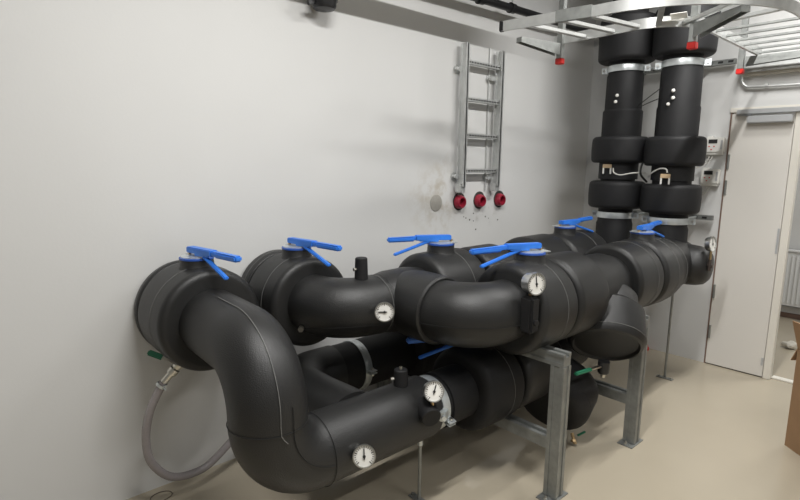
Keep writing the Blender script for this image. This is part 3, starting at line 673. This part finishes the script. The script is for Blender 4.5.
# L-shaped cable ladder on brackets
TZ = 2.40
t = thing('overhead_cable_ladder', 'galvanised overhead cable ladder bending toward the back wall above the risers', 'cable ladder', (1.1, 3.3, TZ))
def rail_pts(R, x0, ystart, yend):
    cx, cy = 1.15, 3.37
    pts = [V((x0, ystart, TZ)), V((cx, cy-R, TZ))]
    for k in range(1, 17):
        a = -PI/2+PI/2*k/16; pts.append(V((cx+R*math.cos(a), cy+R*math.sin(a), TZ)))
    pts.append(V((cx+R, yend, TZ))); return pts
def rail_mesh(pts, wdt=.014, hgt=.055):
    bm = BM(); fr = []
    n = len(pts); rings = []
    for i in range(n):
        tdir = (pts[min(i+1, n-1)]-pts[max(i-1, 0)]).normalized(); s = tdir.cross(V((0, 0, 1))).normalized()
        p = pts[i]; rings.append([bm.verts.new(p+s*wdt*a+V((0, 0, hgt*b))) for a, b in ((-.5, -.5), (.5, -.5), (.5, .5), (-.5, .5))])
    for k in range(n-1):
        for i in range(4): bm.faces.new((rings[k][i], rings[k][(i+1) % 4], rings[k+1][(i+1) % 4], rings[k+1][i]))
    bm.faces.new(rings[0]); bm.faces.new(rings[-1]); return bm
NR = rail_pts(.70, .61, 2.585, 4.40); FR = rail_pts(.28, .62, 3.12, 4.40)
obj('side_rail', rail_mesh(NR), 'galv2', t, sharp=50); obj('side_rail', rail_mesh(FR), 'galv2', t, sharp=50)
bm = BM(); beam(bm, V((.595, 2.583, TZ)), V((.625, 2.588, TZ)), .022, .06, bev=.005); obj('end_cap', bm, 'blackp', t)
for (px, xx) in ((0, .80), (0, .98), (0, 1.13)):
    bm = BM(); beam(bm, (xx-.04, 2.59+(xx-.61)*.15, TZ-.01), (xx+.04, 3.10, TZ-.01), .028, .020); obj('rung', bm, 'galv2', t)
for a in (-65, -38, -12):
    a = math.radians(a); c = V((1.15, 3.37, TZ-.01)); bm = BM(); beam(bm, c+V((math.cos(a), math.sin(a), 0))*.285, c+V((math.cos(a), math.sin(a), 0))*.695, .028, .020); obj('rung', bm, 'galv2', t)
for y in (3.50, 3.67, 3.84, 4.01, 4.18, 4.35):
    bm = BM(); beam(bm, (1.435, y, TZ-.01), (1.845, y, TZ-.01), .016, .014); obj('rung', bm, 'galv', t)
bm = BM(); beam(bm, (.93, 2.633, TZ+.002), (1.12, 2.665, TZ+.002), .024, .062); obj('joint_plate', bm, 'galv', t)
bm = BM(); beam(bm, (1.42, 3.50, TZ-.012), (1.42, 4.38, TZ-.012), .035, .012); obj('rail_flange', bm, 'galv2', t)
def bracket(label, post, tip, z, hth):
    post = V((*post, z)); tip = V((*tip, z)); t = thing('cantilever_bracket', label, 'cantilever bracket', post, 'cantilever brackets under the overhead ladder')
    d_ = (tip-post).normalized(); s = d_.cross(V((0, 0, 1)))
    bm = BM()
    for k in (-1, 1):
        a = [post+s*k*.019+V((0, 0, 0)), post+s*k*.019+V((0, 0, -hth)), tip+s*k*.019+V((0, 0, -.03)), tip+s*k*.019]
        b = [p+s*k*.003 for p in a]; va = [bm.verts.new(p) for p in a]; vb = [bm.verts.new(p) for p in b]
        bm.faces.new(va); bm.faces.new(vb)
        for i in range(4): bm.faces.new((va[i], va[(i+1) % 4], vb[(i+1) % 4], vb[i]))
    beam(bm, post-V((0, 0, .003)), tip-V((0, 0, .003)), .04, .005); beam(bm, tip-d_*.003-V((0, 0, .015)), tip-V((0, 0, .015)), .04, .03)
    obj('arm', bm, 'galv', t)
    p0 = post-d_*.025
    bm = BM(); bb(bm, p0.x-.018, p0.x+.018, p0.y-.018, p0.y+.018, z-hth-.02, H, .002); obj('hanger_profile', bm, 'galv', t)
    bm = BM(); bb(bm, p0.x-.022, p0.x+.022, p0.y-.022, p0.y+.022, z-hth-.052, z-hth-.015, .004); obj('profile_end_cap', bm, 'red', t, label='red plastic end cap')
BRK = [((.67, 3.08), (.605, 2.76), .07), ((1.455, 3.16), (1.73, 2.97), .075), ((1.36, 4.34), (1.90, 4.36), .06)]
bracket('left bracket under the free end of the overhead ladder, red cap', BRK[0][0], BRK[0][1], TZ-.03, BRK[0][2])
bracket('middle bracket under the ladder bend in front of the right riser, red cap', BRK[1][0], BRK[1][1], TZ-.03, BRK[1][2])
bracket('right bracket under the ladder near the back wall, red cap', BRK[2][0], BRK[2][1], TZ-.03, BRK[2][2])
bm = BM(); bb(bm, 1.24, 2.6, 4.70, YB, 2.295, 2.325, .002); tag(obj('wall_trunking', bm, 'pale'), 'pale flat trunking on the back wall above the door', 'cable trunking')
bm = BM(); bb(bm, 1.26, 2.6, 4.62, YB, 2.335, 2.42, .004); bb(bm, 1.26, 2.6, 4.66, YB, 2.315, 2.335, .002); tag(obj('wall_tray', bm, 'galv2'), 'silver steel tray along the back wall above the pale trunking', 'cable tray')
bm = BM(); sweep(bm, [V(p) for p in smooth_path([(1.24, 4.72, 2.30), (1.245, 4.72, 2.26), (1.27, 4.72, 2.225), (1.32, 4.72, 2.215), (1.6, 4.72, 2.205), (2.6, 4.72, 2.19)], 6)], .010, 12); lathe(bm, (1.40, 4.72, 2.213), (1, 0, 0), [(0, .011), (.0, .018), (.02, .018), (.02, .011)], 14, False)
tag(obj('wall_conduit', bm, 'galv2'), 'thin grey conduit bending right along the back wall above the door', 'conduit')
bm = BM(); box(bm, (1.34, 3.12, TZ+.0), (.11, .06, .005), Matrix.Rotation(.5, 3, 'Z') @ Matrix.Rotation(.3, 3, 'X')); box(bm, (1.38, 3.10, TZ+.01), (.08, .05, .004), Matrix.Rotation(.2, 3, 'Z') @ Matrix.Rotation(-.4, 3, 'X'))
tag(obj('folded_note', bm, 'white'), 'folded white sheet tucked in the bend of the overhead ladder', 'sheet of paper')
bm = BM(); cyl(bm, (.80, 3.15, 2.415), (.845, 3.145, 2.415), .018, 14); tag(obj('blue_connector', bm, 'blue'), 'small blue connector lying on the far rail of the overhead ladder', 'connector')
bm = BM(); box(bm, (.875, 3.15, 2.42), (.05, .04, .03), Matrix.Rotation(.3, 3, 'Z'), .006); tag(obj('cable_tag', bm, 'white'), 'white plug beside the blue connector on the overhead ladder', 'plug')

# floor bits ----------------------------------------------------------------------
def cardboard():
    t = thing('cardboard_box', 'tall brown cardboard box with a loose flap at the right edge', 'box', (2.3, 3.75, 0))
    c = V((1.985, 3.66, 0)); a = V((.75, -.66, 0)).normalized(); b = V((.66, .75, 0)).normalized(); h = .60; A, B = .5, .42
    bm = BM(); th = .006
    rot = Matrix((a, b, V((0, 0, 1)))).transposed()
    box(bm, c+a*A/2+b*th/2+V((0, 0, h/2)), (A, th, h), rot); box(bm, c+a*A/2+b*(B-th/2)+V((0, 0, h/2)), (A, th, h), rot)
    box(bm, c+a*th/2+b*B/2+V((0, 0, h/2)), (th, B-2*th, h), rot); box(bm, c+a*(A-th/2)+b*B/2+V((0, 0, h/2)), (th, B-2*th, h), rot)
    box(bm, c+a*A/2+b*B/2+V((0, 0, .004)), (A-2*th, B-2*th, .006), rot); obj('box_body', bm, 'card', t)
    for (p, out, along, L) in ((c+b*B/2, -a, b, B), (c+a*A/2, -b, a, A), (c+a*A+b*B/2, a, b, B)):
        d_ = (out*.28+V((0, 0, 1))*(-.35 if out == -a else .9)).normalized() if out != -a else (out*.35-V((0, 0, .75))).normalized()
        p0 = p+V((0, 0, h)); L2 = .10 if out == -a else .17
        rr = Matrix((d_, along, d_.cross(along))).transposed()
        bm = BM(); box(bm, p0+d_*L2/2+out*.004, (L2, L-.01, .005), rr); obj('flap', bm, 'card', t)
cardboard()
bm = BM(); lathe(bm, (.73, 4.69, 0), (0, 0, 1), [(0, .024), (.025, .022), (.03, .015), (.05, .013), (.052, .001)], 20); tag(obj('red_cap', bm, 'red'), 'small red plastic cap on the floor against the back wall', 'plastic cap')
pts = [V((.09+.035*math.cos(a)*1.1, .735+.05*math.sin(a), .003)) for a in [i*.35 for i in range(17)]]+[V((.17, .66, .003)), V((.22, .62, .003))]
bm = BM(); sweep(bm, smooth_path(pts, 3), .0016, 6); tag(obj('wire_loop', bm, 'wire'), 'small bent loop of wire lying on the floor by the hose', 'wire')
